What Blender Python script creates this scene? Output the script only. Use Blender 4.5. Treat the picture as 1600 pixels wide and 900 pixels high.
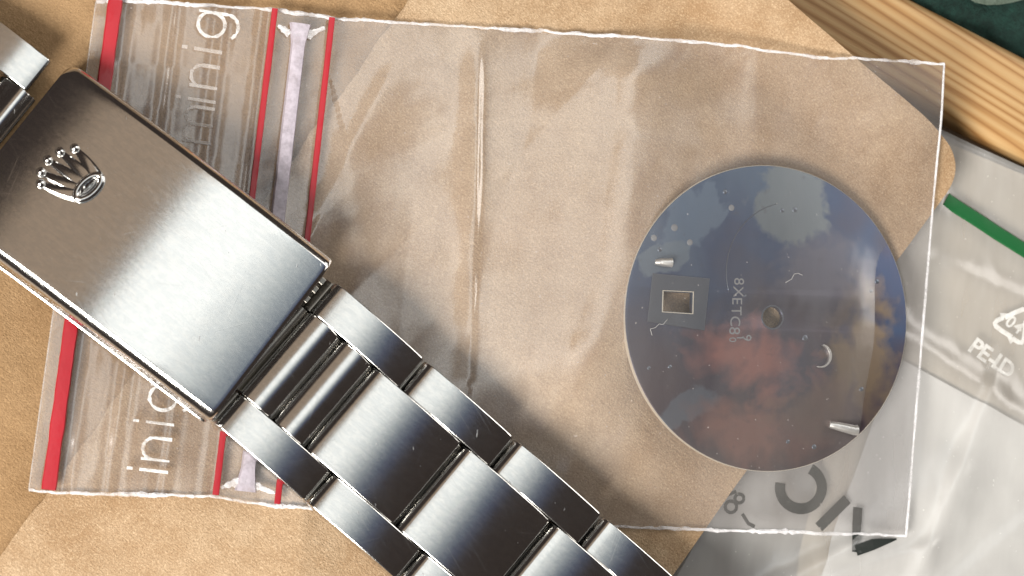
import bpy, bmesh, math, random
from mathutils import Vector, Matrix, noise

for o in list(bpy.data.objects):
    bpy.data.objects.remove(o)
S = 0.001                      # everything below is written in millimetres
scene = bpy.context.scene
COL = scene.collection
rng = random.Random(7)

# ------------------------------------------------------------------ camera
PXMM = 19.0                                    # photograph pixels per millimetre at z = 0
HFOV = math.radians(24)
VIEW = Vector((-0.235, -0.05, 0.97)).normalized()   # towards the camera
DIST = (1600 / PXMM / 2) / math.tan(HFOV / 2)
CAM = VIEW * DIST
FWD = -VIEW
RIGHT = FWD.cross(Vector((0, 1, 0))).normalized()
UP = RIGHT.cross(FWD).normalized()
cam_d = bpy.data.cameras.new('camera')
cam = bpy.data.objects.new('camera', cam_d)
COL.objects.link(cam)
cam.matrix_world = Matrix(((RIGHT.x, UP.x, VIEW.x, CAM.x * S), (RIGHT.y, UP.y, VIEW.y, CAM.y * S),
                           (RIGHT.z, UP.z, VIEW.z, CAM.z * S), (0, 0, 0, 1)))
cam_d.sensor_fit = 'HORIZONTAL'
cam_d.angle = HFOV
cam_d.clip_start = 0.005
cam_d.clip_end = 20
cam_d.dof.use_dof = True
cam_d.dof.focus_distance = (DIST - 3) * S
cam_d.dof.aperture_fstop = 56
scene.camera = cam


def at(px, py, z=0.0):
    """where the line of sight of a photograph pixel meets the height z (mm)"""
    f = 800 / math.tan(HFOV / 2)
    d = (RIGHT * (px - 800) + UP * (450 - py) + FWD * f).normalized()
    k = (z - CAM.z) / d.z
    return CAM + d * k


# ------------------------------------------------------------------ light
world = bpy.data.worlds.new('World')
scene.world = world
world.use_nodes = True
wb = world.node_tree.nodes['Background']
wb.inputs[0].default_value = (0.60, 0.46, 0.40, 1)
wb.inputs[1].default_value = 0.08


def area(name, loc, zdir, sx, sy, radiance, col, xdir=(1, 0, 0)):
    """rectangular lamp that shines along -zdir; its brightness is given per unit of its face"""
    d = bpy.data.lights.new(name, 'AREA')
    d.shape = 'RECTANGLE'
    d.size, d.size_y = sx * S, sy * S
    d.energy = radiance * math.pi * sx * sy * S * S
    d.color = col
    o = bpy.data.objects.new(name, d)
    COL.objects.link(o)
    z = Vector(zdir).normalized()
    x = (Vector(xdir) - z * z.dot(Vector(xdir))).normalized()
    y = z.cross(x)
    m = Matrix((x, y, z)).transposed().to_4x4()
    m.translation = Vector(loc) * S
    o.matrix_world = m
    return o


AX = Vector((0.78, -0.63, 0))                  # along the bracelet
TX = Vector((0.63, 0.78, 0))                   # across it


def refl_dir(tilt_deg, side_deg=0.0):
    """mirror direction of a face leaning tilt towards the upper left of the picture"""
    n = (Vector((0, 0, 1)) - AX * math.tan(math.radians(tilt_deg)) + TX * math.tan(math.radians(side_deg))).normalized()
    return (2 * n.dot(VIEW) * n - VIEW).normalized()


# low window to the lower left: the key light that rakes over the paper
KEY = Vector((-0.60, -0.50, 0.68)).normalized()
area('window_key', KEY * 480, KEY, 250, 170, 33, (1.0, 0.95, 0.88), (0.68, -0.73, 0))
# the pane overhead that the steel mirrors: white sky fading to deep blue towards the lower right
W0 = at(255, 350, 5)
LD = 250
for t0, t1, L, c in ((3.2, 10.1, 1.50, (0.97, 1.0, 0.98)), (1.9, 3.2, 1.15, (0.95, 1.0, 0.99)), (0.8, 1.9, 0.84, (0.93, 1.0, 1.0)),
                     (-0.3, 0.8, 0.56, (0.86, 0.96, 1.0)), (-1.4, -0.3, 0.34, (0.70, 0.86, 1.0)),
                     (-2.6, -1.4, 0.20, (0.45, 0.65, 1.0)), (-4.3, -2.6, 0.12, (0.22, 0.42, 1.0))):
    a, b = refl_dir(t0), refl_dir(t1)
    d = ((a + b) / 2).normalized()
    area('window_sky', W0 + d * LD, d, 420, (b - a).length * LD, L, c, TX)
# dimmer fill lamp, added low on the right to soften the shadows
RL = Vector((0.72, 0.34, 0.50)).normalized()
area('added_fill_right', RL * 520, RL, 340, 240, 4.4, (1.0, 0.95, 0.88), (0.43, -0.90, 0))
d = refl_dir(15)
area('added_wall_glow', W0 + d * LD, d, 420, (refl_dir(19.5) - refl_dir(10.4)).length * LD, 0.38, (1.0, 0.76, 0.55), TX)  # added warm lamp, mirrored in the clasp in place of a brown wall

scene.view_settings.view_transform = 'Standard'
scene.view_settings.look = 'None'
scene.view_settings.gamma = 1
scene.view_settings.exposure = 0.0
scene.cycles.max_bounces = 16
scene.cycles.transparent_max_bounces = 24
scene.cycles.transmission_bounces = 10
scene.cycles.caustics_reflective = False

# ------------------------------------------------------------------ materials


class NT:
    def __init__(self, name):
        self.m = bpy.data.materials.new(name)
        self.m.use_nodes = True
        self.t = self.m.node_tree
        self.b = self.t.nodes['Principled BSDF']
        self.out = self.t.nodes['Material Output']
        self.tc = self.t.nodes.new('ShaderNodeTexCoord')
        self.mp = self.t.nodes.new('ShaderNodeMapping')
        self.mp.inputs['Scale'].default_value = (1 / S,) * 3
        self.t.links.new(self.tc.outputs['Object'], self.mp.inputs[0])
        self.co = self.mp.outputs[0]            # coordinates in millimetres

    def n(self, kind, **kw):
        nd = self.t.nodes.new(kind)
        for k, v in kw.items():
            if hasattr(nd, k):
                setattr(nd, k, v)
            else:
                nd.inputs[k.replace('_', ' ')].default_value = v
        return nd

    def l(self, a, b):
        self.t.links.new(a, b)

    def mapped(self, scale=(1, 1, 1), rot=0.0):
        m = self.n('ShaderNodeMapping')
        m.inputs['Rotation'].default_value = (0, 0, rot)
        m2 = self.n('ShaderNodeMapping')
        m2.inputs['Scale'].default_value = scale
        self.l(self.co, m.inputs[0])
        self.l(m.outputs[0], m2.inputs[0])
        return m2.outputs[0]

    def noise(self, scale, detail=3, rough=0.5, co=None, dist=0.0):
        nd = self.n('ShaderNodeTexNoise')
        nd.inputs['Scale'].default_value = scale
        nd.inputs['Detail'].default_value = detail
        nd.inputs['Roughness'].default_value = rough
        nd.inputs['Distortion'].default_value = dist
        self.l(co or self.co, nd.inputs['Vector'])
        return nd.outputs['Fac']

    def ramp(self, fac, stops):
        r = self.n('ShaderNodeValToRGB')
        e = r.color_ramp.elements
        while len(e) < len(stops):
            e.new(0.5)
        for i, (p, c) in enumerate(stops):
            e[i].position = p
            e[i].color = (*c, 1) if len(c) == 3 else c
        self.l(fac, r.inputs[0])
        return r.outputs[0]

    def mix(self, fac, a, b, mode='MIX'):
        m = self.n('ShaderNodeMix', data_type='RGBA', blend_type=mode)
        for s, v in ((0, fac), (6, a), (7, b)):
            if isinstance(v, (int, float)):
                m.inputs[s].default_value = v
            elif isinstance(v, tuple):
                m.inputs[s].default_value = (*v, 1)
            else:
                self.l(v, m.inputs[s])
        return m.outputs[2]

    def math(self, op, a, b=0.0):
        m = self.n('ShaderNodeMath', operation=op)
        for s, v in ((0, a), (1, b)):
            if isinstance(v, (int, float)):
                m.inputs[s].default_value = v
            else:
                self.l(v, m.inputs[s])
        return m.outputs[0]

    def bump(self, height, strength, dist_mm, prev=None):
        b = self.n('ShaderNodeBump')
        b.inputs['Strength'].default_value = strength
        b.inputs['Distance'].default_value = dist_mm * S
        self.l(height, b.inputs['Height'])
        if prev:
            self.l(prev, b.inputs['Normal'])
        return b.outputs[0]

    def set(self, **kw):
        for k, v in kw.items():
            i = self.b.inputs[k.replace('_', ' ')]
            if hasattr(v, 'is_output'):
                self.l(v, i)
            elif isinstance(v, tuple):
                i.default_value = (*v, 1) if len(v) == 3 else v
            else:
                i.default_value = v
        return self


def m_paper(name, dark, light):
    t = NT(name)
    big = t.noise(0.055, 5, 0.6, None, 0.5)
    mid = t.noise(0.5, 4, 0.6)
    fine = t.noise(7.0, 2, 0.6)
    grit = t.noise(4.2, 3, 0.75)
    fib = t.noise(1.0, 3, 0.6, t.mapped((1.6, 9.0, 1), 0.7))
    fac = t.math('ADD', t.math('MULTIPLY', big, 0.55), t.math('ADD', t.math('MULTIPLY', mid, 0.25), t.math('MULTIPLY', fine, 0.2)))
    base = t.ramp(fac, [(0.38, dark), (0.62, light)])
    col = t.mix(t.ramp(fib, [(0.45, (0, 0, 0)), (0.7, (0.35,) * 3)]), base, tuple(c * 0.66 for c in dark))
    col = t.mix(t.ramp(fine, [(0.35, (0.20,) * 3), (0.5, (0,) * 3)]), col, tuple(c * 0.6 for c in dark))
    col = t.mix(t.ramp(fine, [(0.56, (0,) * 3), (0.72, (0.36,) * 3)]), col, tuple(min(0.85, c * 1.45) for c in light))
    h = t.math('ADD', t.math('MULTIPLY', fine, 0.5), t.math('ADD', grit, t.math('MULTIPLY', fib, 0.4)))
    nrm = t.bump(h, 0.75, 0.13)
    t.set(Base_Color=col, Roughness=0.72, Normal=nrm)
    t.b.inputs['Specular IOR Level'].default_value = 0.3
    return t.m


def m_film(name, haze, hazecol, rough, bump_s=0.03, wr_scale=0.16, fres=2.0):
    """clear polythene: see-through, a milky scatter and a soft mirror on top"""
    t = NT(name)
    nt = t.t
    tr = t.n('ShaderNodeBsdfTransparent')
    tr.inputs[0].default_value = (0.97, 0.97, 0.975, 1)
    gl = t.n('ShaderNodeBsdfGlossy')
    gl.inputs['Roughness'].default_value = rough
    gl.inputs[0].default_value = (0.98, 0.98, 1, 1)
    di = t.n('ShaderNodeBsdfDiffuse')
    di.inputs[0].default_value = (*hazecol, 1)
    wr = t.noise(wr_scale, 4, 0.55, t.mapped((1.6, 0.5, 1), 0.12), 0.6)
    sc = t.noise(1.3, 5, 0.65)
    n1 = t.bump(wr, bump_s, 0.9)
    n2 = t.bump(sc, 0.03, 0.05, n1)
    t.l(n2, gl.inputs['Normal'])
    fr = t.n('ShaderNodeFresnel')
    geo = t.n('ShaderNodeNewGeometry')             # a thin sheet mirrors the same from both faces
    t.l(t.math('SUBTRACT', 1.5, t.math('MULTIPLY', geo.outputs['Backfacing'], 1.5 - 1 / 1.5)), fr.inputs[0])
    t.l(n2, fr.inputs['Normal'])
    m1 = t.n('ShaderNodeMixShader')
    cloud = t.ramp(t.noise(0.06, 4, 0.6, t.mapped((2.2, 0.6, 1), 0.1)), [(0.3, (0.5,) * 3), (0.7, (1.25,) * 3)])
    dust = t.ramp(t.noise(3.6, 1, 0.4), [(0.77, (0,) * 3), (0.80, (1,) * 3)])
    hz = t.math('ADD', t.math('MULTIPLY', cloud, haze), t.math('MULTIPLY', dust, 0.22))
    t.l(hz, m1.inputs[0])
    t.l(tr.outputs[0], m1.inputs[1])
    t.l(di.outputs[0], m1.inputs[2])
    m2 = t.n('ShaderNodeMixShader')
    t.l(t.math('MULTIPLY', fr.outputs[0], fres), m2.inputs[0])
    t.l(m1.outputs[0], m2.inputs[1])
    t.l(gl.outputs[0], m2.inputs[2])
    t.l(m2.outputs[0], t.out.inputs[0])
    return t.m


def m_milky(name, col, alpha, rough=0.3, bump=0.3, patchy=0.0, lowest=0.65):
    t = NT(name)
    nz = t.noise(0.9, 4, 0.6)
    t.set(Base_Color=col, Roughness=rough, Normal=t.bump(nz, bump, 0.5))
    f = t.math('ADD', t.math('MULTIPLY', t.noise(0.16, 3, 0.6), patchy), t.math('MULTIPLY', t.noise(0.9, 4, 0.7), 1 - patchy))
    t.set(Alpha=t.ramp(f, [(0.36, (alpha * lowest,) * 3), (0.62, (min(1, alpha * 1.2),) * 3)]))
    t.b.inputs['Specular IOR Level'].default_value = 0.6
    return t.m


def m_steel(name, base, rough, rot, brush=0.28, scratch=True):
    """brushed steel, the brush marks run along the bracelet"""
    t = NT(name)
    br = t.noise(1.0, 5, 0.7, t.mapped((0.30, 11.0, 1), rot))
    fleck = t.noise(1.0, 3, 0.6, t.mapped((1.0, 4.0, 1), rot))
    bl = t.noise(0.35, 4, 0.6)
    col = t.mix(t.math('MULTIPLY', bl, 0.30), base, tuple(c * 0.75 for c in base))
    col = t.mix(t.ramp(br, [(0.35, (0.13,) * 3), (0.6, (0,) * 3)]), col, tuple(c * 0.55 for c in base))
    col = t.mix(t.ramp(t.noise(1.0, 3, 0.7, t.mapped((1.3, 2.6, 1), rot)), [(0.42, (0.22,) * 3), (0.60, (0,) * 3)]), col, (base[0] * 0.62, base[1] * 0.68, base[2] * 0.74))
    rg = t.math('ADD', rough - 0.06, t.math('ADD', t.math('MULTIPLY', bl, 0.07), t.math('MULTIPLY', fleck, 0.06)))
    nrm = t.bump(br, brush, 0.02)
    if scratch:
        nrm = t.bump(fleck, 0.12, 0.03, nrm)
        hair = None
        for k, (ang, sy, th) in enumerate(((0.35, 13, 0.72), (-0.6, 15, 0.74), (1.3, 12, 0.75), (2.2, 16, 0.76))):
            h = t.ramp(t.noise(1.0, 2, 0.35, t.mapped((0.16, sy * 0.45, 1), rot + ang), 0.15), [(th, (0,) * 3), (th + 0.02, (1,) * 3)])
            hair = h if hair is None else t.math('ADD', hair, h)
        nrm = t.bump(hair, 0.06, 0.012, nrm)
        rg = t.math('ADD', rg, t.math('MULTIPLY', hair, 0.05))
        nicks = t.ramp(t.noise(1.5, 2, 0.4, t.mapped((0.8, 2.6, 1), rot + 0.9)), [(0.77, (0,) * 3), (0.80, (1,) * 3)])
        nrm = t.bump(nicks, 0.12, 0.03, nrm)
        rg = t.math('ADD', rg, t.math('MULTIPLY', nicks, 0.25))
    t.set(Base_Color=col, Metallic=1.0, Roughness=rg, Normal=nrm)
    return t.m


def m_plain(name, col, rough=0.5, metal=0.0, var=0.15, sc=0.8, bump=0.1):
    t = NT(name)
    nz = t.noise(sc, 4, 0.6)
    c = t.mix(t.math('MULTIPLY', nz, var * 2), col, tuple(x * 0.7 for x in col))
    t.set(Base_Color=c, Roughness=rough, Metallic=metal, Normal=t.bump(nz, bump, 0.3))
    return t.m


M = {}
M['kraft'] = m_paper('kraft_paper', (0.385, 0.245, 0.132), (0.61, 0.455, 0.30))
M['kraft_shaded'] = m_paper('kraft_paper_shaded', (0.31, 0.185, 0.085), (0.44, 0.285, 0.15))  # same kraft, darkened so the shade left of the fold is painted in
M['film'] = m_film('clear_polythene', 0.060, (0.95, 0.91, 0.88), 0.18, fres=2.6)
M['film_back'] = m_film('clear_polythene_back', 0.055, (0.95, 0.91, 0.88), 0.25, fres=0.8)
M['milkfilm'] = m_film('milky_polythene', 0.30, (0.82, 0.83, 0.82), 0.28, 0.25, 0.10)
M['seam'] = m_milky('welded_seam', (0.92, 0.92, 0.95), 0.72, 0.18, 0.9, 0.6, 0.12)
M['track'] = m_milky('zip_track', (0.60, 0.55, 0.63), 0.74, 0.35, 0.15)
M['print_white'] = m_milky('white_embossed_print', (0.93, 0.93, 0.93), 0.68, 0.3, 0.8, 0.0, 0.3)
M['print_faint'] = m_milky('faint_embossed_print', (0.75, 0.72, 0.70), 0.30, 0.3, 0.6)
M['print_soft'] = m_milky('soft_white_print', (0.92, 0.93, 0.92), 0.52, 0.5, 0.1)
M['ink'] = m_plain('black_ink', (0.014, 0.02, 0.018), 0.45, 0, 0.2, 2.5)
M['red'] = m_plain('red_stripe', (0.46, 0.020, 0.032), 0.30, 0, 0.3, 0.5, 0.3)
M['green'] = m_plain('green_stripe', (0.006, 0.11, 0.028), 0.4, 0, 0.1)
BR = math.atan2(0.63, 0.78)                     # turns the bracelet's axis onto x
M['steel'] = m_steel('brushed_steel', (0.68, 0.67, 0.65), 0.15, BR)
M['steel_clasp'] = m_steel('brushed_steel_clasp', (0.74, 0.73, 0.71), 0.105, BR)
M['steel_pol'] = m_steel('polished_steel', (0.76, 0.75, 0.74), 0.16, BR, 0.05, False)
M['steel_dark'] = m_steel('dull_steel', (0.30, 0.28, 0.25), 0.32, BR, 0.2, False)


def m_wood():
    t = NT('pine_wood')
    co0 = t.mapped((0.03, 1.0, 0.5), 0.09)
    wob = t.n('ShaderNodeTexNoise')
    wob.inputs['Scale'].default_value = 0.30
    wob.inputs['Detail'].default_value = 3
    t.l(co0, wob.inputs['Vector'])
    sc = t.n('ShaderNodeVectorMath', operation='SCALE')
    sc.inputs['Scale'].default_value = 3.2
    t.l(wob.outputs['Color'], sc.inputs[0])
    ad = t.n('ShaderNodeVectorMath', operation='ADD')
    t.l(co0, ad.inputs[0])
    t.l(sc.outputs[0], ad.inputs[1])
    co = ad.outputs[0]
    wv = t.n('ShaderNodeTexWave', wave_type='BANDS', bands_direction='Y')
    wv.inputs['Scale'].default_value = 0.36
    wv.inputs['Distortion'].default_value = 0.6
    wv.inputs['Detail'].default_value = 3
    wv.inputs['Detail Scale'].default_value = 1.3
    t.l(co, wv.inputs[0])
    fine = t.noise(2.2, 4, 0.6, t.mapped((0.12, 3, 2), 0.0))
    col = t.ramp(wv.outputs['Fac'], [(0.0, (0.33, 0.165, 0.055)), (0.12, (0.46, 0.26, 0.10)), (0.5, (0.54, 0.335, 0.145)), (1.0, (0.60, 0.40, 0.19))])
    col = t.mix(t.math('MULTIPLY', fine, 0.35), col, (0.32, 0.16, 0.05))
    t.set(Base_Color=col, Roughness=0.48, Normal=t.bump(fine, 0.35, 0.12))
    return t.m


def m_dial():
    """bare dial metal, tarnish and painted-in reflections, blue at the top and rose-brown below"""
    t = NT('dial_metal_with_reflections')
    sep = t.n('ShaderNodeSeparateXYZ')
    t.l(t.co, sep.inputs[0])
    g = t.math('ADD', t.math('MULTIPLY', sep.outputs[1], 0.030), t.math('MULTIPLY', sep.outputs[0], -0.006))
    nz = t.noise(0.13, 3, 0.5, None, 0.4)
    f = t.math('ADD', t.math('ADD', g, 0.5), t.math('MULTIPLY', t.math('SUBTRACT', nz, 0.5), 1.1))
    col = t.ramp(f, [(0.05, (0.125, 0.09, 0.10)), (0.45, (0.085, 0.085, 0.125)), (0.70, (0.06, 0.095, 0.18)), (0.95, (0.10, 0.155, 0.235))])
    # ragged patches: film reflections painted into the metal's colour
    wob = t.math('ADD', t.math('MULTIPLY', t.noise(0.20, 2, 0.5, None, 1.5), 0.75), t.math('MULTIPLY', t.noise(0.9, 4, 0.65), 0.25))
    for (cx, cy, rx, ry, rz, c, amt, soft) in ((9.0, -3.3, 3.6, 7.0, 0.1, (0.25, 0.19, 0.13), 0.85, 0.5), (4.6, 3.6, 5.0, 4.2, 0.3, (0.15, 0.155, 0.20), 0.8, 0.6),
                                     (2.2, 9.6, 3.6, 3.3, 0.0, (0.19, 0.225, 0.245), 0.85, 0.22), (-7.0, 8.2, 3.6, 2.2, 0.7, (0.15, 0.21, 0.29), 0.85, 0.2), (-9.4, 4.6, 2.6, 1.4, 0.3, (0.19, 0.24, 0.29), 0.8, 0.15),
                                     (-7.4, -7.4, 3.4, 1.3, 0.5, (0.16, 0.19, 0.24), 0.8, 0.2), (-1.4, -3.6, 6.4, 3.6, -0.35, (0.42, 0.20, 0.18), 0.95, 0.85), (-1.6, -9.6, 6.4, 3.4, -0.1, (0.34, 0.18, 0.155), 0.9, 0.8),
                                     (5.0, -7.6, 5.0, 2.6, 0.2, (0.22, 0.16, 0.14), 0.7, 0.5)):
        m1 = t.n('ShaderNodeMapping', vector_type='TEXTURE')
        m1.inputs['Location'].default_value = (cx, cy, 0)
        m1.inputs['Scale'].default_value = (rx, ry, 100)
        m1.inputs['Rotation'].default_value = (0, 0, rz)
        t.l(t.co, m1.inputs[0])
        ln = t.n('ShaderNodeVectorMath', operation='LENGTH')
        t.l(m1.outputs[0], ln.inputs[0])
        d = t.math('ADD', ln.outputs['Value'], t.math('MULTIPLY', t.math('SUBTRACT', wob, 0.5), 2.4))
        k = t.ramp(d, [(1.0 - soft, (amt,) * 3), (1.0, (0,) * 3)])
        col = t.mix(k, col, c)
    br = t.noise(1.0, 3, 0.6, t.mapped((0.5, 7, 1), 1.45))
    spot = t.ramp(t.noise(1.1, 3, 0.5), [(0.66, (0,) * 3), (0.74, (1,) * 3)])
    col = t.mix(t.math('MULTIPLY', spot, 0.35), col, (0.10, 0.10, 0.12))
    t.set(Base_Color=col, Metallic=0.75, Roughness=t.math('ADD', 0.30, t.math('MULTIPLY', br, 0.12)), Normal=t.bump(br, 0.15, 0.03))
    return t.m


M['wood'] = m_wood()
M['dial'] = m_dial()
M['dial_plate'] = m_plain('dial_recess_metal', (0.17, 0.20, 0.25), 0.32, 0.75, 0.3, 0.6)
M['dial_edge'] = m_plain('dial_edge_brass', (0.86, 0.80, 0.68), 0.35, 0.5, 0.1)
M['brass_glint'] = m_plain('pin_metal_with_glints', (0.80, 0.79, 0.77), 0.34, 0.8, 0.2, 2.0)  # pale colour stands in for the film's glints over the posts
M['stamp'] = m_plain('stamped_grey', (0.23, 0.24, 0.26), 0.55, 0.2, 0.3, 3.0)
M['card'] = m_plain('pale_card', (0.43, 0.38, 0.31), 0.7, 0, 0.12, 0.08)
M['white_sheet'] = m_plain('white_sheet', (0.60, 0.59, 0.57), 0.6, 0, 0.1, 0.1)
M['lint'] = m_plain('white_lint', (0.50, 0.50, 0.50), 0.8, 0, 0.1)
M['table'] = m_plain('table_top', (0.22, 0.15, 0.09), 0.6, 0, 0.2, 0.1)


def m_cloth(name, a, b):
    t = NT(name)
    nz = t.noise(1.4, 5, 0.7)
    t.set(Base_Color=t.ramp(nz, [(0.3, a), (0.7, b)]), Roughness=0.95, Normal=t.bump(t.noise(3.5, 4, 0.7), 1.0, 0.6))
    return t.m


M['cloth'] = m_cloth('dark_green_fleece', (0.004, 0.022, 0.017), (0.012, 0.060, 0.046))
M['cloth_pale'] = m_cloth('sage_cloth', (0.12, 0.17, 0.13), (0.20, 0.26, 0.21))

# ------------------------------------------------------------------ helpers
ORG = {}


def thing(name, label, cat, loc, group=None):
    o = bpy.data.objects.new(name, None)
    o.empty_display_size = 0.005
    COL.objects.link(o)
    o.location = Vector(loc) * S
    o['label'] = label
    o['category'] = cat
    if group:
        o['group'] = group
    ORG[o] = Vector(loc)
    return o


def mesh(name, verts, faces, mat, parent=None, smooth=True, sharp=None, label=None, origin=None):
    """one mesh object from world millimetres"""
    org = ORG[parent] if parent is not None else (Vector(origin) if origin is not None else Vector((0, 0, 0)))
    me = bpy.data.meshes.new(name)
    me.from_pydata([tuple((Vector(v) - org) * S) for v in verts], [], faces)
    me.update()
    if smooth:
        me.polygons.foreach_set('use_smooth', [True] * len(me.polygons))
        if sharp:
            me.set_sharp_from_angle(angle=math.radians(sharp))
    me.materials.append(M[mat] if isinstance(mat, str) else mat)
    o = bpy.data.objects.new(name, me)
    COL.objects.link(o)
    if parent is not None:
        o.parent = parent
    else:
        o.location = org * S
    if label:
        o['label'] = label
    ORG[o] = org
    return o


def lerp(a, b, t):
    return a + (b - a) * t


def sstep(a, b, x):
    t = max(0.0, min(1.0, (x - a) / (b - a)))
    return t * t * (3 - 2 * t)


def fbm(x, y, sc, seed=0.0, octv=4):
    return noise.fractal(Vector((x * sc + seed, y * sc - seed * 0.7, seed)), 0.8, 2.0, octv)


def poly(pts, u):
    """point on a list of control points, u counted in whole controls"""
    i = max(0, min(len(pts) - 2, int(u)))
    t = u - i
    return tuple(lerp(pts[i][k], pts[i + 1][k], t) for k in range(len(pts[0])))


def grid(nu, nv, fn):
    vs = [fn(i / nu, j / nv) for j in range(nv + 1) for i in range(nu + 1)]
    fs = [(j * (nu + 1) + i, j * (nu + 1) + i + 1, (j + 1) * (nu + 1) + i + 1, (j + 1) * (nu + 1) + i) for j in range(nv) for i in range(nu)]
    return vs, fs


def tube(path, rad, seg=8, flat=1.0, caps=True):
    """tube along points (mm); rad may be a list; flat squashes it in z"""
    vs, fs = [], []
    n = len(path)
    for i, p in enumerate(path):
        a, b = Vector(path[max(0, i - 1)]), Vector(path[min(n - 1, i + 1)])
        d = (b - a).normalized()
        sx = d.cross(Vector((0, 0, 1)))
        sx = sx.normalized() if sx.length > 1e-4 else Vector((1, 0, 0))
        uz = sx.cross(d)
        r = rad[i] if isinstance(rad, (list, tuple)) else rad
        for k in range(seg):
            an = 2 * math.pi * k / seg
            vs.append(Vector(p) + sx * (r * math.cos(an)) + uz * (r * flat * math.sin(an)))
    for i in range(n - 1):
        for k in range(seg):
            k2 = (k + 1) % seg
            fs.append((i * seg + k, i * seg + k2, (i + 1) * seg + k2, (i + 1) * seg + k))
    if caps:
        fs.append(tuple(reversed(range(seg))))
        fs.append(tuple((n - 1) * seg + k for k in range(seg)))
    return vs, fs


def ribbon(path, wid, thick, zf=None):
    """flat strip of given width and thickness along points"""
    vs, fs = [], []
    n = len(path)
    for i, p in enumerate(path):
        a, b = Vector(path[max(0, i - 1)]), Vector(path[min(n - 1, i + 1)])
        d = (b - a)
        d.z = 0
        d.normalize()
        sx = Vector((d.y, -d.x, 0))
        w = wid[i] if isinstance(wid, (list, tuple)) else wid
        for q, h in ((-.5, 0), (-.42, thick), (0, thick * 1.25), (.42, thick), (.5, 0)):
            vs.append(Vector(p) + sx * (q * w) + Vector((0, 0, h)))
    for i in range(n - 1):
        for k in range(4):
            fs.append((i * 5 + k, i * 5 + k + 1, (i + 1) * 5 + k + 1, (i + 1) * 5 + k))
        fs.append((i * 5 + 4, i * 5, (i + 1) * 5, (i + 1) * 5 + 4))
    fs.append((0, 1, 2, 3, 4))
    fs.append(tuple((n - 1) * 5 + k for k in (4, 3, 2, 1, 0)))
    return vs, fs


def curve_mesh(splines, extrude, bevel=0.0, res=2):
    """filled 2D outlines (holes where outlines nest), extruded: local verts and faces in mm"""
    cu = bpy.data.curves.new('tmp', 'CURVE')
    cu.dimensions = '2D'
    cu.fill_mode = 'BOTH'
    cu.extrude = extrude
    cu.bevel_depth = bevel
    cu.bevel_resolution = res
    for pts in splines:
        sp = cu.splines.new('POLY')
        sp.points.add(len(pts) - 1)
        for p, q in zip(sp.points, pts):
            p.co = (q[0], q[1], 0, 1)
        sp.use_cyclic_u = True
    return _to_lists(cu)


def _to_lists(cu):
    o = bpy.data.objects.new('tmp', cu)
    COL.objects.link(o)
    dg = bpy.context.evaluated_depsgraph_get()
    me = bpy.data.meshes.new_from_object(o.evaluated_get(dg))
    bm = bmesh.new()
    bm.from_mesh(me)
    bmesh.ops.remove_doubles(bm, verts=bm.verts, dist=1e-4)
    bm.verts.index_update()
    vs = [v.co.copy() for v in bm.verts]
    fs = [tuple(v.index for v in f.verts) for f in bm.faces]
    bm.free()
    bpy.data.objects.remove(o)
    bpy.data.meshes.remove(me)
    bpy.data.curves.remove(cu)
    return vs, fs


def glyph(ch, size=1.0, extrude=0.03, fat=0.0):
    """one character as local verts, x centred, baseline at 0"""
    cu = bpy.data.curves.new('tmp', 'FONT')
    cu.body = ch
    cu.size = size
    cu.extrude = extrude
    cu.offset = fat
    cu.resolution_u = 4
    vs, fs = _to_lists(cu)
    x0, x1 = min(v.x for v in vs), max(v.x for v in vs)
    return [Vector((v.x - (x0 + x1) / 2, v.y, v.z)) for v in vs], fs


def place(vs, o, ex, ey, zf=None, lift=0.0):
    """local x, y onto world directions ex, ey from o; zf(x, y) drapes them"""
    out = []
    for v in vs:
        p = Vector(o) + Vector(ex) * v.x + Vector(ey) * v.y
        p.z = (zf(p.x, p.y) if zf else o[2]) + lift + v.z
        out.append(p)
    return out


def merge(parts):
    vs, fs = [], []
    for v, f in parts:
        k = len(vs)
        vs += v
        fs += [tuple(i + k for i in q) for q in f]
    return vs, fs


# ------------------------------------------------------------------ table, wooden rail, cloths
vs, fs = grid(2, 2, lambda u, v: Vector((lerp(-160, 160, u), lerp(-120, 120, v), -4)))
tb = mesh('table', vs, fs, 'table')
tb['kind'] = 'structure'

r0, r1 = at(1130, -95, -1.3), at(1760, 226, -1.3)
rd = (r1 - r0)
rd.z = 0
rl = rd.length
rd.normalize()
rn = Vector((-rd.y, rd.x, 0))
prof = []
HF = 3.1
HW, RT, RB, RR = 5.2, -1.3, -3.95, 1.3
prof.append((-HW, RB))
for k in range(7):
    an = math.pi - k / 6 * math.pi / 2
    prof.append((-HW + RR + RR * math.cos(an), RT - RR + RR * math.sin(an)))
for k in range(7):
    an = math.pi / 2 - k / 6 * math.pi / 2
    prof.append((HF - RR + RR * math.cos(an), RT - RR + RR * math.sin(an)))
prof.append((HF, RB))
vs, fs = [], []
NL = 60
for i in range(NL + 1):
    for (a, b) in prof:
        vs.append(Vector((lerp(-30, rl + 10, i / NL), a, b + 0.05 * fbm(i, a, 0.11, 3))))
m_ = len(prof)
for i in range(NL):
    for k in range(m_):
        k2 = (k + 1) % m_
        fs.append((i * m_ + k, (i + 1) * m_ + k, (i + 1) * m_ + k2, i * m_ + k2))
fs += [tuple(range(m_)), tuple(NL * m_ + k for k in reversed(range(m_)))]
rail = mesh('wooden_rail', vs, fs, 'wood', sharp=50)
rail.location = Vector((r0.x, r0.y, 0)) * S
rail.rotation_euler.z = math.atan2(rd.y, rd.x)
rail['label'] = 'pine wood rail with straight orange grain at the upper right'
rail['category'] = 'wood rail'

c0 = r0 + rn * 17


def cloth_z(x, y):
    return -2.6 + 1.2 * fbm(x, y, 0.10, 5) + 0.35 * fbm(x, y, 0.6, 9)


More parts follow.
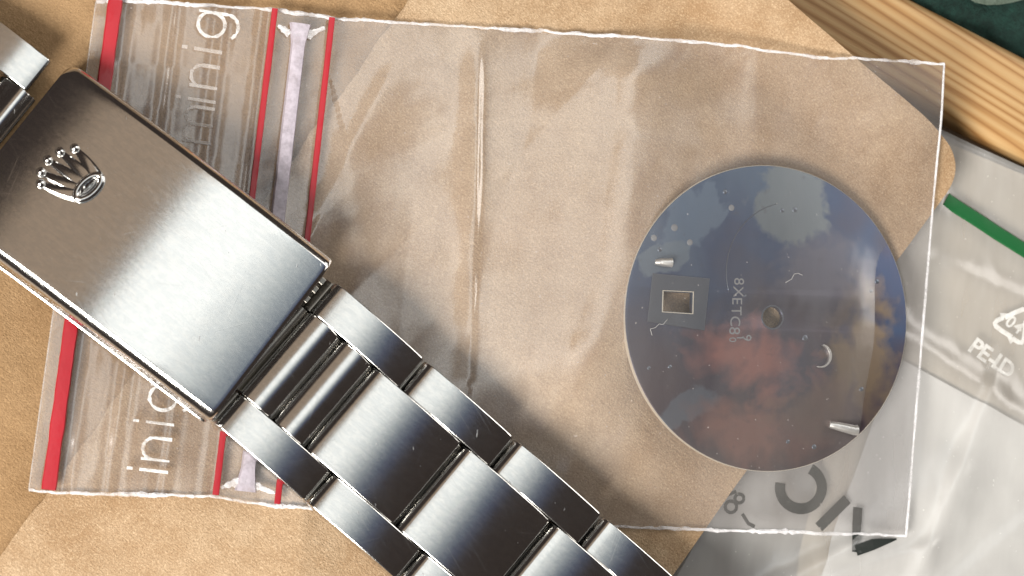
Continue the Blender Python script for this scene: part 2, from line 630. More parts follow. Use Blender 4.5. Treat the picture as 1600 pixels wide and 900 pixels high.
def cloth_fn(u, v):
    p = r0 + rd * lerp(-5, rl + 20, u) + rn * lerp(3.15, 34, v)
    return Vector((p.x, p.y, cloth_z(p.x, p.y)))


vs, fs = grid(150, 80, cloth_fn)
cl = mesh('green_cloth', vs, fs, 'cloth')
cl['label'] = 'dark green fleece cloth beyond the wooden rail'
cl['category'] = 'cloth'
# the sage scrap on top of it
ctr = at(1604, -62, -1)


def pale_fn(u, v):
    an = 2 * math.pi * u
    r = v * (5.4 + 1.1 * math.sin(3 * an + 1) + 0.6 * math.sin(5 * an))
    x, y = ctr.x + r * 1.25 * math.cos(an), ctr.y + r * 0.62 * math.sin(an)
    return Vector((x, y, max(cloth_z(x, y) + 0.25, -2.4) + 1.2 * (1 - v ** 3)))


vs, fs = grid(48, 10, pale_fn)
pc = mesh('pale_cloth', vs, fs, 'cloth_pale')
pc['label'] = 'small pale sage cloth scrap on the dark green cloth'
pc['category'] = 'cloth'

# ------------------------------------------------------------------ kraft envelope
E_TR = [at(1176, -45, 3.6), at(1484, 234, 2.4)]       # upper right edge
EDGE_D = (E_TR[1] - E_TR[0])
EDGE_D.z = 0
EDGE_D.normalize()
EDGE_N = Vector((-EDGE_D.y, EDGE_D.x, 0))         # outwards, to the upper right
CORNER = at(1511, 260, 0.9)
DC0 = at(1199, 497, 2)


def paper_z(x, y, reach=-6.5):
    p = Vector((x, y, 0))
    d = (p - E_TR[0]).dot(EDGE_N)                 # 0 at the upper right edge, negative inside
    along = (p - Vector((CORNER.x, CORNER.y, 0))).dot(EDGE_D)   # 0 at the corner, negative to upper left
    rise = 3.3 * sstep(reach, 1.5, d) * sstep(2, -7, along)
    z = rise + 0.55 * fbm(x, y, 0.022, 2) + 0.06 * fbm(x, y, 0.12, 8) + pleat(x, y)
    calm = sstep(11, 17, math.hypot(x - DC0.x, y - DC0.y))    # the sheet lies flat under the dial
    for (cx, cy, nx, ny, h, w, ln) in crumple:
        h *= 1.35
        q, l = (x - cx) * nx + (y - cy) * ny, (x - cx) * -ny + (y - cy) * nx
        if abs(q) < w and abs(l) < ln:
            m = 1 - abs(q) / w
            z += calm * h * m * (1 - (l / ln) ** 2)
    for (a, b, h, w) in creases:
        ab = b - a
        t = max(0, min(1, (p - a).dot(ab) / ab.length_squared))
        q = (p - (a + ab * t)).length
        z += h * math.exp(-(q / w) ** 2) * math.sin(math.pi * min(1, max(0.0, 0.08 + 0.84 * t)))
    return z


crumple = []
crng = random.Random(23)
for k in range(46):
    an = crng.choice((0.1, 0.25, 1.2, 2.0, 2.6)) + crng.uniform(-.3, .3)
    crumple.append((crng.uniform(-50, 40), crng.uniform(-28, 28), math.cos(an), math.sin(an), crng.uniform(-0.38, 0.42), crng.uniform(3, 8), crng.uniform(10, 26)))


def flat(px, py):
    p = at(px, py, 0)
    p.z = 0
    return p


PL_L = [flat(*p) for p in ((842, 50), (822, 200), (768, 350), (722, 540), (716, 640))]     # foot of the broad pleat
PL_C = [flat(*p) for p in ((990, 60), (976, 220), (960, 420), (905, 560), (850, 680))]      # its crest


def x_on(line, y):
    for a, b in zip(line, line[1:]):
        if a.y >= y >= b.y:
            return lerp(a.x, b.x, (y - a.y) / (b.y - a.y))
    return (line[0] if y > line[0].y else line[-1]).x


def pleat(x, y):
    xl, xc = x_on(PL_L, y), x_on(PL_C, y)
    h = 0.20 * (xc - xl) * sstep(PL_L[0].y + 1.5, PL_L[0].y - 4, y) * sstep(PL_C[-1].y - 1, PL_C[-1].y + 8, y)
    if x < xl:
        return 0.0
    if x < xc:
        q = (x - xl) / (xc - xl)
        return h * (q if q < 0.8 else 0.8 + 0.2 * math.sin((q - 0.8) / 0.2 * math.pi / 2) * 0.64 + 0.072 * (q - 0.8) / 0.2)
    return h * (1 - sstep(0, 9.5, x - xc))


creases = [(flat(742, 60), flat(728, 560), 0.30, 1.0), (flat(560, 90), flat(610, 480), 0.15, 5.0)]

env = thing('paper_envelope', 'crumpled brown kraft paper envelope under the clear bag and bracelet', 'envelope', at(700, 450, -1))
# flap: rounded corner sheet, its left side runs along the fold line
F0, F1 = at(655, -20, 0), at(-30, 910, 0)         # fold line, from top to bottom
B1 = at(1020, 935, 0)                             # lower right edge runs from the corner to here
dn = (B1 - CORNER)
dn.z = 0
dn.normalize()
P_a = E_TR[0] - EDGE_D * 12
RC = 3.2


def fold_pt(t):
    return lerp(F0 + (F0 - F1) * 0.02, F1 + (F1 - F0) * 0.25, t)


def right_pt(t):
    """along the upper right edge, round the corner, down the lower right edge"""
    L1 = (CORNER - P_a).length
    L2 = (B1 + dn * 14 - CORNER).length
    q = t * (L1 + L2) - L1
    a, b = CORNER - EDGE_D * RC, CORNER + dn * RC
    if q < -RC:
        return lerp(P_a, a, (q + L1) / (L1 - RC))
    if q > RC:
        return lerp(b, B1 + dn * 14, (q - RC) / (L2 - RC))
    s = (q + RC) / (2 * RC)
    return a * (1 - s) ** 2 + CORNER * (2 * s * (1 - s)) + b * s * s


def flap_fn(u, v):
    a, b = fold_pt(v), right_pt(v)
    p = lerp(a, b, u)
    p.x += (1 - u) * 0.25 * fbm(v * 90, 0, 0.3, 4)
    z = paper_z(p.x, p.y) + 0.22
    z -= 0.25 * (1 - sstep(0.0, 0.012, u)) * 0.4
    return Vector((p.x, p.y, z))


vs, fs = grid(220, 200, flap_fn)
mesh('flap_sheet', vs, fs, 'kraft', env, label='upper kraft sheet with a rounded corner')


def low_fn(u, v):
    a = lerp(at(-260, -60, -.4), at(-420, 980, -.4), v)
    b = fold_pt(v) + Vector((6, 0, 0))
    p = lerp(a, b, u)
    return Vector((p.x, p.y, paper_z(p.x, p.y) * 0.6 - 0.30 - 0.1 * u))


vs, fs = grid(130, 130, low_fn)
mesh('inner_sheet', vs, fs, 'kraft_shaded', env, label='lower kraft sheet left of the fold line')

# ------------------------------------------------------------------ pale bag at the right, printed
pb = thing('printed_bag', 'milky plastic bag with a green stripe and recycling mark at the right', 'plastic bag', at(1500, 600, -2))


def bag_z(x, y):
    z = -1.55 + 0.5 * fbm(x, y, 0.05, 12) + 0.08 * fbm(x, y, 0.2, 3)
    p = Vector((x, y, 0))
    for (a, b, h, w) in bag_creases:
        ab = b - a
        t = max(0, min(1, (p - a).dot(ab) / ab.length_squared))
        q = (p - (a + ab * t)).dot(Vector((-ab.y, ab.x, 0)).normalized())
        e = (p - (a + ab * t)).length
        z += h * math.exp(-(e / w) ** 2) * (1 if q < 0 else math.exp(-(q / (0.4 * w)) ** 2))
    return z


bag_creases = [(flat(1400, 512), flat(1660, 690), 0.85, 3.5), (flat(1130, 1000), flat(1640, 640), 0.5, 5.0),
               (flat(1470, 330), flat(1380, 560), 0.4, 3.0), (flat(1480, 930), flat(1650, 790), 0.6, 3.0), (flat(1440, 900), flat(1560, 600), 0.55, 2.2), (flat(1500, 420), flat(1620, 470), 0.4, 2.4),
               (flat(1190, 930), flat(1330, 860), 0.6, 2.2), (flat(1300, 910), flat(1440, 860), 0.5, 1.8)]
c00, c10, c01, c11 = at(1000, 1010, -1.5), at(1720, 1020, -1.5), at(1440, 188, -1.5), at(1700, 308, -1.5)


def bag_fn(dz, ins=0.0):
    def f(u, v):
        u2, v2 = ins + u * (1 - 2 * ins), ins + v * (1 - 2 * ins)
        p = lerp(lerp(c00, c10, u2), lerp(c01, c11, u2), v2)
        return Vector((p.x, p.y, bag_z(p.x, p.y) + dz))
    return f


vs, fs = grid(130, 130, bag_fn(0))
mesh('film', vs, fs, 'milkfilm', pb)
vs, fs = grid(40, 40, bag_fn(-1.1))
mesh('back_film', vs, fs, 'milkfilm', pb)
k00, k10, k01, k11 = at(1215, 1010, -1.5), at(1720, 1010, -1.5), at(1425, 195, -1.5), at(1700, 312, -1.5)


def card_fn(u, v):
    p = lerp(lerp(k00, k10, u), lerp(k01, k11, u), v)
    return Vector((p.x, p.y, bag_z(p.x, p.y) - 0.7))


vs, fs = grid(40, 40, card_fn)
crd = mesh('pale_card', vs, fs, 'card', pb, label='pale grey-beige sheet inside the bag')
s0_, s1_ = at(1405, 560, -1.5), at(1720, 735, -1.5)
s2_, s3_ = at(1240, 1000, -1.5), at(1740, 1010, -1.5)


def white_fn(u, v):
    p = lerp(lerp(s2_, s3_, u), lerp(s0_, s1_, u), v)
    return Vector((p.x, p.y, bag_z(p.x, p.y) - 0.35))


vs, fs = grid(40, 40, white_fn)
mesh('white_sheet', vs, fs, 'white_sheet', pb, label='whiter sheet inside the lower half of the bag')
# green closing stripe
path = []
for k in range(20):
    p = at(lerp(1478, 1660, k / 19), lerp(311, 428, k / 19), -1.3)
    path.append(Vector((p.x, p.y, bag_z(p.x, p.y) + 0.05)))
vs, fs = ribbon(path, 1.25, 0.10)
mesh('green_stripe', vs, fs, 'green', pb, sharp=30)


def frame(px, py, deg, z):
    """origin and axes of a piece of flat print that reads along deg (clockwise on the picture)"""
    c, s = math.cos(math.radians(deg)), math.sin(math.radians(deg))
    o = at(px, py, z)
    ex = (at(px + 40 * c, py + 40 * s, z) - o).normalized()
    ey = (at(px + 40 * s, py - 40 * c, z) - o).normalized()
    return o, ex, ey


# PE-LD
o, ex, ey = frame(1521, 552, 36, -1.3)
xx = 0.0
for ch, wd in (('P', 0.95), ('E', 0.86), ('-', 0.66), ('L', 0.80), ('D', 0.9)):
    gv, gf = glyph(ch, 2.05, 0.0, 0.06)
    mesh('letter', place(gv, o + ex * (xx), ex, ey, bag_z, 0.06), gf, 'print_soft', pb, False)
    xx += wd
# recycling triangle of three bent arrows with 04 inside
rc_o, ex, ey = frame(1585, 508, 36, -1.3)
for k in range(3):
    an = math.radians(90 + 120 * k)
    rot = lambda x, y, a=an - math.pi / 2: Vector((x * math.cos(a) - y * math.sin(a), x * math.sin(a) + y * math.cos(a), 0))
    R1 = 2.0
    pth = []
    # bent band round one corner of the triangle
    for (x, y) in ((-0.95, 0.05), (-0.55, 0.85), (-0.22, 1.38), (0.0, 1.5), (0.22, 1.38), (0.52, 0.9)):
        q = rot(x * 1.15, y * 1.15)
        p = rc_o + ex * q.x + ey * q.y
        pth.append(Vector((p.x, p.y, bag_z(p.x, p.y) + 0.05)))
    a_ = ribbon(pth, 0.42, 0.02)
    tip = []
    for (x, y) in ((0.28, 1.05), (0.86, 1.25), (0.86, 0.42)):
        q = rot(x * 1.15, y * 1.15)
        p = rc_o + ex * q.x + ey * q.y
        tip.append(Vector((p.x, p.y, bag_z(p.x, p.y) + 0.085)))
    mesh('recycling_arrow', *merge([a_, (tip, [(0, 2, 1)])]), 'print_soft', pb, False)
for i, ch in enumerate('04'):
    gv, gf = glyph(ch, 1.55, 0.0, 0.03)
    mesh('digit', place(gv, rc_o + ex * (-0.42 + 0.85 * i) - ey * 0.45, ex, ey, bag_z, 0.06), gf, 'print_soft', pb, False)


def stroke(pts, w, name='letter', mat='ink', zf=bag_z, lift=0.05, parent=None, taper=False):
    path = []
    for (px, py) in pts:
        p = at(px, py, -1.3)
        path.append(Vector((p.x, p.y, zf(p.x, p.y) + lift)))
    wd = [w] * len(path)
    if taper:
        wd[-1] = w * 0.15
    vs, fs = ribbon(path, wd, 0.015)
    mesh(name, vs, fs, mat, parent or pb, False)


# large black print, seen partly through the clear bag: C, I and a barless A
stroke([(1252 + 33 * math.cos(a), 762 + 33 * math.sin(a)) for a in [math.radians(-62 + k * 255 / 24) for k in range(25)]], 0.92)
stroke([(1325, 780), (1280, 824)], 0.92)
stroke([(1341, 793), (1338, 820), (1332, 862)], 0.85)
stroke([(1331, 859), (1360, 850), (1398, 842)], 0.95, taper=True)
stroke([(1142 + 9 * math.cos(a), 792 + 9 * math.sin(a)) for a in [math.radians(k * 360 / 14) for k in range(15)]], 0.28)
stroke([(1155 + 7 * math.cos(a), 779 + 7 * math.sin(a)) for a in [math.radians(k * 360 / 14) for k in range(15)]], 0.28)
stroke([(1160, 803), (1170, 818), (1180, 823)], 0.30)
stroke([(1132, 775), (1150, 768)], 0.28)

# ------------------------------------------------------------------ watch dial
DZ = 1.6
DC = at(1199, 497, DZ)
DR = 243.5 / PXMM * (1 - DZ / CAM.z)
TILT = math.radians(4.2)
D_EX = Vector((math.cos(TILT), 0, -math.sin(TILT)))   # left edge stands higher
D_EY = Vector((0, 1, 0))
D_N = D_EX.cross(D_EY)


def dial_plane(x, y):
    return DC.z - (x - DC.x) * math.tan(TILT)


def dial_loc(px, py):
    """picture point on the dial, in the dial's own millimetres"""
    z = DZ
    for _ in range(4):
        p = at(px, py, z)
        z = dial_plane(p.x, p.y)
    q = p - DC
    return q.dot(D_EX), q.dot(D_EY)


def dpl(vs, off=(0, 0), lift=0.0):
    return [DC + D_EX * (v.x + off[0]) + D_EY * (v.y + off[1]) + D_N * (v.z + lift) for v in vs]


def circ(cx, cy, r, n=64):
    return [(cx + r * math.cos(2 * math.pi * k / n), cy + r * math.sin(2 * math.pi * k / n)) for k in range(n)]


dial = thing('watch_dial', 'round watch dial coloured by tarnish and painted reflections lying inside the clear bag', 'watch dial', DC - D_N * 0.3)
hx, hy = dial_loc(1205, 496)
wq = [dial_loc(*p) for p in ((1034, 455), (1080, 457), (1079, 490), (1033, 487))]
wq = [wq[3], wq[2], wq[1], wq[0]]
vs, fs = curve_mesh([circ(0, 0, DR, 128), circ(hx, hy, 0.92, 32), wq], 0.22, 0.05)
dmat_org = dial
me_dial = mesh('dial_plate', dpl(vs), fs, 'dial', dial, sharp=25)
# rim, a ring brighter than the plate
vs, fs = curve_mesh([circ(0, 0, DR + 0.10, 128), circ(0, 0, DR - 0.02, 128)], 0.24)
mesh('rim', dpl(vs, (0, 0), -0.06), fs, 'dial_edge', dial, False)
# stepped plate round the date opening
fq = [dial_loc(*p) for p in ((1018, 428), (1106, 436), (1098, 516), (1010, 502))]
fq = [fq[3], fq[2], fq[1], fq[0]]
vs, fs = curve_mesh([fq, wq], 0.03, 0.03)
sub = mesh('date_plate', dpl(vs, (0, 0), 0.30), fs, 'dial_plate', dial, False)
fr_in = [(lerp(sum(p[0] for p in wq) / 4, p[0], 1.0), lerp(sum(p[1] for p in wq) / 4, p[1], 1.0)) for p in wq]
fr_out = [(lerp(sum(p[0] for p in wq) / 4, p[0], 1.06), lerp(sum(p[1] for p in wq) / 4, p[1], 1.07)) for p in wq]
vs, fs = curve_mesh([fr_out, fr_in], 0.08)
mesh('date_window_frame', dpl(vs, (0, 0), 0.33), fs, 'dial_edge', dial, False)
# collar of the centre hole
vs, fs = curve_mesh([circ(hx, hy, 1.02, 40), circ(hx, hy, 0.91, 40)], 0.01, 0.01)
mesh('centre_hole_collar', dpl(vs, (0, 0), 0.27), fs, 'dial_plate', dial, False)


def dome(cx, cy, r, h, n=16, m=5, ring=False):
    vs, fs = [], []
    for j in range(m + 1):
        a = j / m * math.pi / 2
        for k in range(n):
            b = 2 * math.pi * k / n
            vs.append(Vector((cx + r * math.cos(a) * math.cos(b), cy + r * math.cos(a) * math.sin(b), h * math.sin(a))))
    for j in range(m):
        for k in range(n):
            fs.append((j * n + k, j * n + (k + 1) % n, (j + 1) * n + (k + 1) % n, (j + 1) * n + k))
    return vs, fs


# rivet ends of the hour markers, in pairs
for (px, py, r) in ((1131, 300, .22), (1141, 325, .30), (1052, 356, .34), (1076, 379, .30), (1020, 372, .30), (1029, 390, .22),
                    (1043, 411, .40), (1220, 329, .20), (1240, 328, .24), (1163, 462, .12), (1368, 440, .22), (1359, 455, .18),
                    (1012, 575, .18), (1045, 573, .2), (1344, 608, .22), (1229, 690, .2), (1270, 698, .24), (1256, 528, .28)):
    x, y = dial_loc(px, py)
    rv, rf = dome(x, y, r * 0.9, 0.05)
    mesh('rivet_end', dpl(rv, (0, 0), 0.26), rf, 'dial_plate' if r < .29 else 'stamp', dial)
# the two dial feet: one upright, only its lit crescent built, one bent flat, and a bright stub by the date opening
x, y = dial_loc(1279, 556)
cres = [(x + 0.98 * math.cos(math.radians(a)), y + 0.98 * math.sin(math.radians(a))) for a in range(-105, 76, 6)]
cres += [(x - 0.10 + 0.90 * math.cos(math.radians(a)), y + 0.92 * math.sin(math.radians(a))) for a in range(72, -106, -6)]
tv, tf = curve_mesh([cres], 0.12, 0.02)
mesh('dial_foot', dpl(tv, (0, 0), 0.38), tf, 'brass_glint', dial, False)  # crescent only, standing in for the glint on the upright foot
x, y = dial_loc(1305, 666)
x2, y2 = dial_loc(1334, 672)
pv, pf = tube([Vector((x - 0.7, y + 0.15, 0.40)), Vector((x, y, 0.55)), Vector((x2 - 0.3, y2, 0.62)), Vector((x2, y2, 0.62))], [0.28, 0.36, 0.42, 0.45], 14)
mesh('dial_foot', dpl(pv), pf, 'brass_glint', dial, sharp=40)
x, y = dial_loc(1030, 410)
x2, y2 = dial_loc(1046, 411)
pv, pf = tube([Vector((x - 0.5, y, 0.38)), Vector((x, y, 0.50)), Vector((x2, y2, 0.55))], [0.22, 0.34, 0.40], 14)
mesh('marker_stub', dpl(pv), pf, 'brass_glint', dial, sharp=40)
# stamped characters, read from top to bottom
for (ch, px, py, sz) in (('8', 1153, 440, 1.3), ('X', 1152, 456, 1.3), ('E', 1150, 471, 1.3), ('T', 1149, 486, 1.3), ('C', 1147, 502, 1.3),
                         ('8', 1146, 517, 1.4), ('0', 1143, 531, 0.9), ('1', 1155, 528, 1.0), ('9', 1165, 528, 1.2)):
    gv, gf = glyph(ch, sz, 0.015, 0.0)
    x, y = dial_loc(px, py)
    gv = [Vector((v.y - 0.35 * sz, -v.x, v.z)) for v in gv]
    mesh('stamped_character', dpl(gv, (x, y), 0.285), gf, 'stamp', dial, False)
# thin arc drawn in for the edge of a film reflection
ax0, ay0 = dial_loc(1236, 428)
ap = []
for k in range(30):
    an = math.radians(lerp(104, 196, k / 29))
    ap.append(Vector((ax0 + 6.0 * math.cos(an), ay0 + 6.0 * math.sin(an), 0.28)))
av, af = tube(ap, 0.035, 6)
mesh('reflection_arc', dpl(av), af, 'dial_plate', dial)

# ------------------------------------------------------------------ clear zip bag
zb = thing('zip_bag', 'clear zip bag with red stripes holding the watch dial', 'zip bag', at(760, 430, 0.3))
TOP = [(150, 2), (180, 0), (428, 14), (517, 28), (760, 45), (1060, 62), (1300, 90), (1475, 100)]
BOT = [(45, 765), (75, 768), (335, 776), (431, 790), (690, 808), (990, 824), (1230, 830), (1415, 838)]
frng = random.Random(11)
FCR = []
for k in range(64):
    if k < 40:                                     # tight over the dial
        cx, cy = DC.x + frng.uniform(-16, 14), DC.y + frng.uniform(-14, 14)
        h, w, ln = frng.uniform(-0.10, 0.13), frng.uniform(1.8, 4.6), frng.uniform(5, 12)
    else:
        cx, cy = frng.uniform(-24, 30), frng.uniform(-18, 24)
        h, w, ln = frng.uniform(-0.07, 0.10), frng.uniform(2, 5), frng.uniform(8, 20)
    an = frng.uniform(-0.9, 0.9) if k < 40 else frng.uniform(-0.35, 0.45)
    FCR.append((cx, cy, math.cos(an), math.sin(an), h, w, ln))
FOLDS = [(flat(746, 50), flat(728, 590), 0.42, 0.75), (flat(1240, 95), flat(1236, 300), 0.14, 1.6), (flat(500, 330), flat(640, 60), 0.25, 2.0),
         (flat(640, 640), flat(540, 230), 0.3, 3.0)]


def film_z(x, y, front=True):
    base = paper_z(x, y, -13) + 0.42
    # beyond the kraft corner the bag hangs down a little
    p = Vector((x, y, 0))
    off = (p - Vector((CORNER.x, CORNER.y, 0))).dot(Vector((-dn.y, dn.x, 0)))
    base -= 0.9 * sstep(0.5, 14, off)
    if not front:
        return base
    z = base + 0.22 + 0.30 * fbm(x, y, 0.045, 21, 2) + 0.02 * fbm(x, y, 0.3, 6, 3)
    for (a, b, h, w) in FOLDS:
        ab = b - a
        t = max(0, min(1, (p - a).dot(ab) / ab.length_squared))
        pr = a + ab * t
        q = (p - pr).dot(Vector((ab.y, -ab.x, 0)).normalized())
        e = (p - pr).length
        # a fold leans: gentle on its left, steep on its right
        ww = w * (1.6 if q > 0 else 0.45)
        z += h * math.exp(-(e / ww) ** 2)
    dx, dy = x - DC.x, y - DC.y
    r = math.hypot(dx, dy)
    k = 1 if r < DR else DR / r
    rimz = dial_plane(DC.x + dx * k, DC.y + dy * k) + 0.50
    tent = rimz + 0.12 - max(0, r - DR) * (0.145 + 0.06 * fbm(3.2 * dx / max(r, 1), 3.2 * dy / max(r, 1), 0.9, 2, 2))
    cr = 0.0
    for (cx, cy, nx, ny, hh, w, ln) in FCR:
        q, l = (x - cx) * nx + (y - cy) * ny, (x - cx) * -ny + (y - cy) * nx
        if abs(q) < w and abs(l) < ln:
            cr += hh * (1 - abs(q) / w) * (1 - abs(l) / ln)
    z += cr * 0.8
    tent += max(cr, -0.3)
    h = max(0.0, 1 - abs(z - tent) / 1.3)
    return max(z, tent) + 0.325 * h * h


def film_pt(u, v, front=True):
    U = u * (len(TOP) - 1)
    a, b = poly(BOT, U), poly(TOP, U)
    v2 = v
    px, py = lerp(a[0], b[0], v2), lerp(a[1], b[1], v2)
    p = at(px, py, 0.5)
    return at(px, py, film_z(p.x, p.y, False))


def ucol(u):
    """even spacing across the bag's width instead of per control column"""
    x = lerp(TOP[0][0], TOP[-1][0], u)
    for i in range(len(TOP) - 1):
        if x <= TOP[i + 1][0] + 1e-6:
            return (i + (x - TOP[i][0]) / (TOP[i + 1][0] - TOP[i][0])) / (len(TOP) - 1)
    return 1.0


U_R1, U_R2, U_R3 = 1 / 7, 2 / 7, 3 / 7


def film_fn(front):
    def f(u, v):
        uu = ucol(u)
        p = film_pt(uu, v)
        w = 0.18 * fbm(p.x, p.y, 0.5, 31) if (v < 0.02 or v > 0.98) else 0
        z = film_z(p.x, p.y, front)
        if front:
            zb_ = film_z(p.x, p.y, False)
            # welded at top and bottom and folded at the right
            e = min(v, 1 - v) * 40
            e2 = (1 - uu) * 7 * 9
            k = sstep(0, 7, min(e, e2))
            z = lerp(zb_ + 0.06, z, k)
            if U_R1 < uu < U_R2:                      # pressed ribs of the grip strip
                q = (uu - U_R1) / (U_R2 - U_R1)
                z = lerp(z, zb_ + 0.55, 0.8 * k) + 0.08 * math.sin(q * math.pi * 2 * 9) * (0.5 + 0.5 * math.sin(q * 21))
        return Vector((p.x, p.y + w, z))
    return f


vs, fs = grid(420, 230, film_fn(True))
mesh('front_film', vs, fs, 'film', zb)
vs, fs = grid(150, 90, film_fn(False))
mesh('back_film', vs, fs, 'film_back', zb)


def down(u, v0=0.0, v1=1.0, n=60, lift=0.0):
    out = []
    f = film_fn(True)
    for k in range(n + 1):
        v = lerp(v0, v1, k / n)
        p = film_pt(u, v)
        z = max(film_z(p.x, p.y, True), film_z(p.x, p.y, False) + 0.6)
        out.append(Vector((p.x, p.y, z + lift)))
    return out


def flatdown(u, lift, v0=0.0, v1=1.0, n=60):
    out = []
    for k in range(n + 1):
        v = lerp(v0, v1, k / n)
        p = film_pt(u, v)
        out.append(Vector((p.x, p.y, film_z(p.x, p.y, False) + lift)))
    return out


for (u, w, lab) in ((U_R1, 1.12, 'wide red stripe at the opening'), (U_R2, 0.52, 'narrow red stripe left of the zip track'), (U_R3, 0.50, 'narrow red stripe right of the zip track')):
    path = flatdown(u, 0.72, 0.004, 0.998)
    ww = [w * (1 + 0.10 * fbm(k, u * 50, 0.3, 3)) for k in range(len(path))]
    vs, fs = ribbon(path, ww, 0.10)
    mesh('red_stripe', vs, fs, 'red', zb, sharp=40, label=lab)
# zip track: a milky raised profile, squashed wide at both welded ends
u_t = lerp(U_R2, U_R3, 0.47)
path = flatdown(u_t, 0.62, 0.02, 0.975, 80)
ww = []
for k in range(len(path)):
    q = k / (len(path) - 1)
    e = max(0, 1 - q / 0.05) + max(0, 1 - (1 - q) / 0.045)
    ww.append(1.15 + 0.7 * e ** 1.3 * (1 + 0.5 * fbm(k, 7, 0.5, 3)) + 0.05 * fbm(k, 1, 0.4, 2))
vs, fs = ribbon(path, ww, 0.42)
tk = mesh('zip_track', vs, fs, 'track', zb, sharp=40)
path2 = [p + Vector((0.42, 0, 0.10)) for p in path[6:-6]]
vs, fs = tube(path2, 0.16, 8)
mesh('zip_ridge', vs, fs, 'track', tk)
# the track's crushed ends
for pts in (((434, 40), (450, 52), (466, 49), (484, 54), (506, 44)), ((345, 762), (362, 755), (384, 752), (402, 760), (428, 770))):
    path, ww = [], []
    for k in range(25):
        q = poly(pts, k / 24 * 4 * 0.9999)
        p = at(q[0], q[1], 0.8)
        path.append(Vector((p.x, p.y, film_z(p.x, p.y, False) + 0.62)))
        ww.append((0.25 + 0.55 * math.sin(math.pi * k / 24)) * (1 + 0.8 * fbm(k, q[1], 0.35, 9, 3)))
    vs, fs = ribbon(path, ww, 0.2)
    mesh('crushed_end', vs, fs, 'seam', tk, sharp=40)
# welded, crinkled edges
for nm, v, amp in (('upper_weld', 1.0, 0.22), ('lower_weld', 0.0, 0.22)):
    path, rad = [], []
    n = 260
    for k in range(n + 1):
        u = k / n
        p = film_pt(ucol(u), v)
        jj = 0.7 * fbm(k * 1.0, v * 30, 0.05, 14) + 0.3 * fbm(k * 1.0, v * 30, 0.31, 4)
        zone = 0.6 + 0.9 * max(0, fbm(u * 60, v * 9 + 2, 0.22, 40, 2) + 0.15) * (1.6 if ucol(u) < U_R3 else 1.0)
        path.append(Vector((p.x, p.y + amp * jj, film_z(p.x, p.y, False) + 0.12 + 0.1 * abs(jj))))
        rad.append(max(0.05, 0.13 * zone * (1 + 0.8 * fbm(k, v * 5, 0.9, 77, 2))) + 0.03)
    vs, fs = tube(path, rad, 7, 0.6)
    mesh(nm, vs, fs, 'seam', zb, sharp=30)
path = [Vector((p.x, p.y, p.z)) for p in flatdown(1.0, 0.08, 0, 1, 60)]
vs, fs = tube(path, [0.12 + 0.05 * fbm(k, 3, 0.3, 5) for k in range(61)], 7, 0.7)
mesh('folded_edge', vs, fs, 'seam', zb)
# opening edge at the left
path = flatdown(0.0, 0.08, 0, 1, 60)
vs, fs = tube(path, 0.07, 6, 0.7)
mesh('opening_edge', vs, fs, 'print_faint', zb)

# raised lettering on the grip strip, read upwards
o0, o1 = at(262, 770, 0.9), at(354, 60, 0.9)
ld = (o1 - o0).normalized()
lup = Vector((-ld.y, ld.x, 0))                    # letter tops point left


def grip_z(x, y):
    return film_z(x, y, False) + 0.66


def arc(cx, cy, rx, ry, a0, a1, n=14):
    return [(cx + rx * math.cos(math.radians(lerp(a0, a1, k / n))), cy + ry * math.sin(math.radians(lerp(a0, a1, k / n)))) for k in range(n + 1)]


# stroke paths, x-height 1, x centred
RAISED = {
    'i': [[(0, 0), (0, 1.0)], [(0, 1.24), (0, 1.44)]],
    'n': [[(-.38, 0), (-.38, 1.0)], [(-.38, .55)] + arc(0, .60, .38, .38, 170, 0) + [(.38, 0)]],
    'm': [[(-.62, 0), (-.62, 1.0)], [(-.62, .55)] + arc(-.31, .62, .31, .36, 170, 0) + [(0, 0)], [(0, .55)] + arc(.31, .62, .31, .36, 170, 0) + [(.62, 0)]],
    'g': [arc(0, .5, .44, .48, 0, 360, 24), [(.44, 1.0), (.44, 0)] + arc(0, -.05, .44, .40, 0, -150)],
    'r': [[(-.2, 0), (-.2, 1.0)], [(-.2, .5)] + arc(.15, .55, .35, .42, 170, 70)],
    'p': [arc(0, .5, .44, .48, 0, 360, 24), [(-.44, 1.0), (-.44, -.5)]],
}


def word(y0, mat, chars):
    XH = 2.25
    for ch, yy, mt in chars:
        px = lerp(258, 350, (770 - yy) / 710)
        p = at(px, yy, 0.9)
        parts = []
        for st in RAISED[ch]:
            if yy > 760:                               # cut short by the weld
                st = [(max(x, -0.1), y) for x, y in st]
            pth = []
            for (x, y) in st:
                q = p + ld * (x * XH) + lup * (y * XH)
                pth.append(Vector((q.x, q.y, grip_z(q.x, q.y) + 0.03)))
            parts.append(ribbon(pth, [0.27 * (1 + 0.6 * fbm(k * 3.1, yy, 0.4, 6)) for k in range(len(pth))], 0.05))
        mesh('raised_letter', *merge(parts), mt, zb, False)


word(0, None, [('i', 738, 'print_white'), ('n', 704, 'print_white'), ('i', 664, 'print_white'), ('g', 624, 'print_white'),
               ('r', 590, 'print_white'), ('i', 565, 'print_white'), ('p', 530, 'print_white'),
               ('m', 198, 'print_faint'), ('i', 160, 'print_faint'), ('n', 122, 'print_faint'), ('i', 82, 'print_faint'), ('g', 42, 'print_white')])

